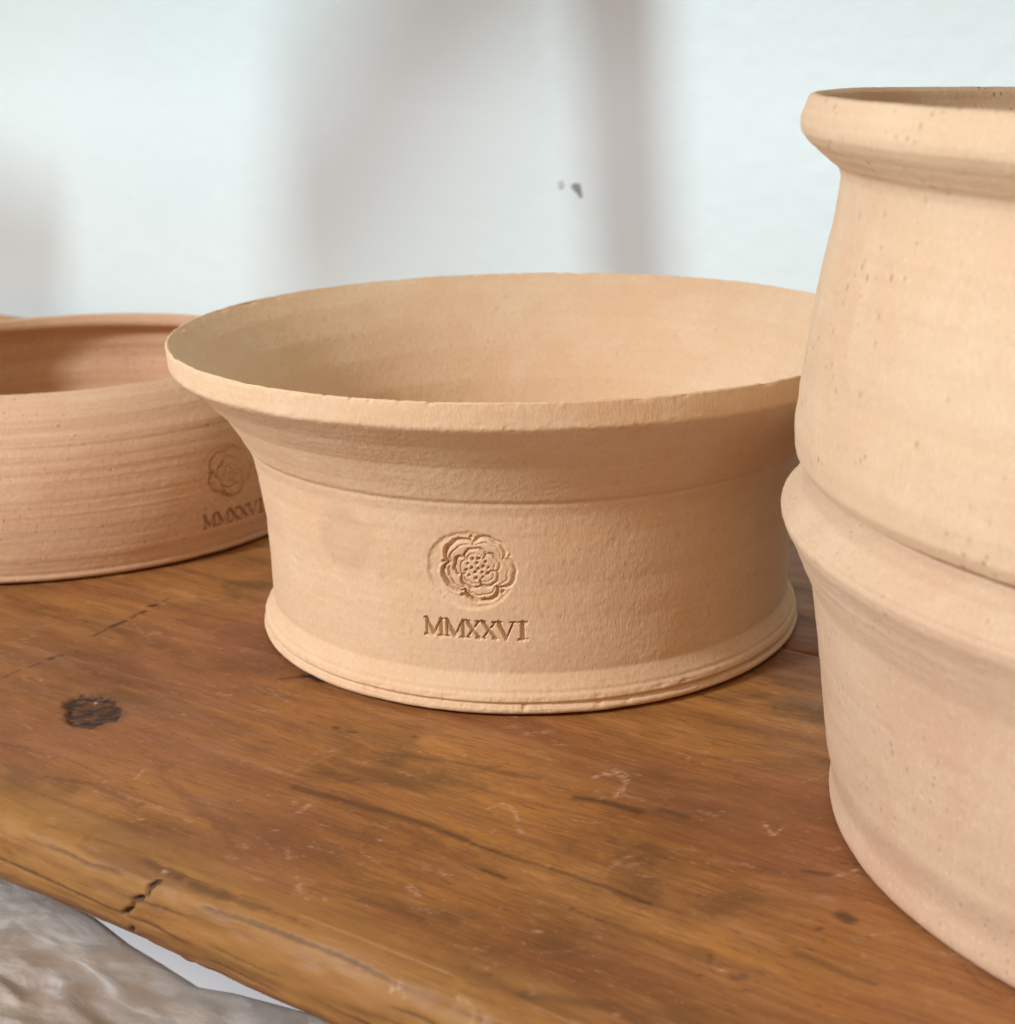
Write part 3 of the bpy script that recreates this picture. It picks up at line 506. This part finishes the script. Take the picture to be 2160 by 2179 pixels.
s = NT('plastic_wrapped_clay')
n1 = s.noise(s.obj(), 22, 5, 0.65, 0.9); n2 = s.noise(s.obj((1, 1.5, 1)), 40, 5, 0.7, 1.6)
vr = s.n('ShaderNodeTexVoronoi', feature='DISTANCE_TO_EDGE'); vr.inputs['Scale'].default_value = 1.0
wq = s.n('ShaderNodeVectorMath', operation='MULTIPLY_ADD'); nc = s.n('ShaderNodeTexNoise'); nc.inputs['Scale'].default_value = 45; s.l(s.obj(), nc.inputs['Vector']); s.l(nc.outputs['Color'], wq.inputs[0]); wq.inputs[1].default_value = (1.6, 1.6, 1.6); s.l(s.obj((60, 120, 60), rot=(0, 0, 0.5)), wq.inputs[2]); s.l(wq.outputs[0], vr.inputs['Vector'])
cr = s.ramp(vr.outputs['Distance'], [(0.0, 1.0), (0.10, 0.25), (0.4, 0.0)])
c = s.ramp(n1, [(0.32, (0.66, 0.51, 0.37)), (0.55, (0.76, 0.62, 0.48)), (0.75, (0.74, 0.63, 0.53))])
c = s.mix(s.math('MULTIPLY', s.ramp(n2, [(0.50, 0), (0.68, 1)]), 0.45), c, (0.80, 0.74, 0.68))
at = s.attr('fog'); c = s.mix(at, c, (0.66, 0.62, 0.60))
c = s.mix(s.math('MULTIPLY', s.ramp(s.noise(s.obj((1, 3, 1), rot=(0, 0, 0.9)), 50, 4, 0.7, 2.0), [(0.60, 0), (0.68, 1)]), 0.35), c, (0.85, 0.80, 0.74))
s.l(c, s.b.inputs['Base Color']); s.b.inputs['Roughness'].default_value = 0.45; s.b.inputs['Specular IOR Level'].default_value = 0.3
s.l(s.bump(s.math('ADD', n2, s.math('MULTIPLY', cr, 0.12)), 0.2, 0.0012), s.b.inputs['Normal']); BAGM = s.m
EDGE = [(-0.4, -0.208), (-0.0803, -0.2144), (-0.064, -0.2152), (-0.0355, -0.2181), (-0.0143, -0.2226), (0.0031, -0.2245), (0.0225, -0.2271), (0.0352, -0.2229), (0.0581, -0.2185), (0.0694, -0.2175), (0.16, -0.214)]
ub_ = np.arange(-0.32, 0.14, 0.0015); tb = np.linspace(0, 1, 150)
ev = np.interp(ub_, [e[0] for e in EDGE], [e[1] for e in EDGE])
T_, Ub = np.meshgrid(tb, ub_); Ev = ev[:, None] + 0 * T_
Vb = Ev + 0.006 - (0.19 + 0.0) * T_
dist_e = Ev - Vb
side_e = np.minimum(Ub + 0.32, 0.14 - Ub)
rise = sstep(-0.0065, -0.004, dist_e) * sstep(0, 0.02, side_e) * sstep(0, 0.03, 0.184 - dist_e)
lump = 0.0025 * noise2(Ub / 0.05, Vb / 0.04, 3) + 0.0013 * (1 - 2 * np.abs(noise2(Ub / 0.022 + Vb / 0.05, Vb / 0.018, 4))) + 0.0006 * (1 - 2 * np.abs(noise2(Ub / 0.009 - Vb / 0.02, Vb / 0.011 + Ub / 0.02, 5))) + 0.0002 * (1 - 2 * np.abs(noise2(Ub / 0.004, Vb / 0.005 + Ub / 0.006, 6)))
Zb = -0.0495 + (0.0012 + 0.5 * np.abs(lump) * sstep(-0.004, 0.01, dist_e) + lump * sstep(0.01, 0.05, dist_e) + 0.020 * sstep(-0.004, 0.10, dist_e)) * rise
nU, nV = Ub.shape
I, J = np.meshgrid(np.arange(nU - 1), np.arange(nV - 1), indexing='ij')
FACES = np.stack([I * nV + J + 1, (I + 1) * nV + J + 1, (I + 1) * nV + J, I * nV + J], -1).reshape(-1, 4)
bag = empty('clay_bag', (0, 0, 0), ang); tag(bag, 'lump of beige clay in crumpled clear plastic at the lower left corner', 'bag')
clay = mesh_np('clay', np.stack([Ub, Vb, Zb], -1).reshape(-1, 3), FACES, BAGM, bag)
fattr(clay, 'fog', (sstep(0.1, 0.7, noise2(Ub / 0.03 + 3.3, Vb / 0.025, 12)) * 0.6).ravel())
# the crumpled film: sharp creases running between flat facets
wx = Ub + 0.006 * noise2(Ub / 0.02, Vb / 0.02, 31); wy = Vb + 0.006 * noise2(Ub / 0.02, Vb / 0.02, 32)
def ridge(a, b, sd): return 1 - np.abs(noise2(a, b, sd)) * 2
cre = 0.0026 * ridge(wx / 0.034 + wy / 0.07, wy / 0.022, 33) + 0.0012 * ridge(wx / 0.013 - wy / 0.030, wy / 0.016 + wx / 0.04, 34)
Zf = Zb + 0.0012 * sstep(-0.0065, 0.0, dist_e) + 0.30 * (cre + 0.0031) * sstep(-0.004, 0.008, dist_e)
s = NT('clear_film'); tr = s.n('ShaderNodeBsdfTransparent'); gl = s.n('ShaderNodeBsdfGlossy'); gl.inputs['Roughness'].default_value = 0.22
df = s.n('ShaderNodeBsdfDiffuse'); df.inputs['Color'].default_value = (0.88, 0.87, 0.85, 1); m1 = s.n('ShaderNodeMixShader'); m2 = s.n('ShaderNodeMixShader')
fr = s.n('ShaderNodeFresnel'); fr.inputs['IOR'].default_value = 1.5
bn = s.bump(s.noise(s.obj((1, 1.6, 1), rot=(0, 0, 0.7)), 70, 3, 0.6, 1.5), 0.35, 0.0014); s.l(bn, gl.inputs['Normal']); fr.inputs['IOR'].default_value = 1.25
milk = s.ramp(s.noise(s.obj((1, 2, 1), rot=(0, 0, 0.8)), 30, 4, 0.6, 1.2), [(0.38, 0.16), (0.55, 0.38), (0.68, 0.75)])
s.l(milk, m1.inputs[0]); s.l(tr.outputs[0], m1.inputs[1]); s.l(df.outputs[0], m1.inputs[2])
s.l(s.math('ADD', s.math('MULTIPLY', fr.outputs[0], 0.5), 0.06, True), m2.inputs[0]); s.l(m1.outputs[0], m2.inputs[1]); s.l(gl.outputs[0], m2.inputs[2])
s.l(m2.outputs[0], s.t.nodes['Material Output'].inputs['Surface'])
mesh_np('plastic_film', np.stack([Ub, Vb, Zf], -1).reshape(-1, 3), FACES, s.m, bag)
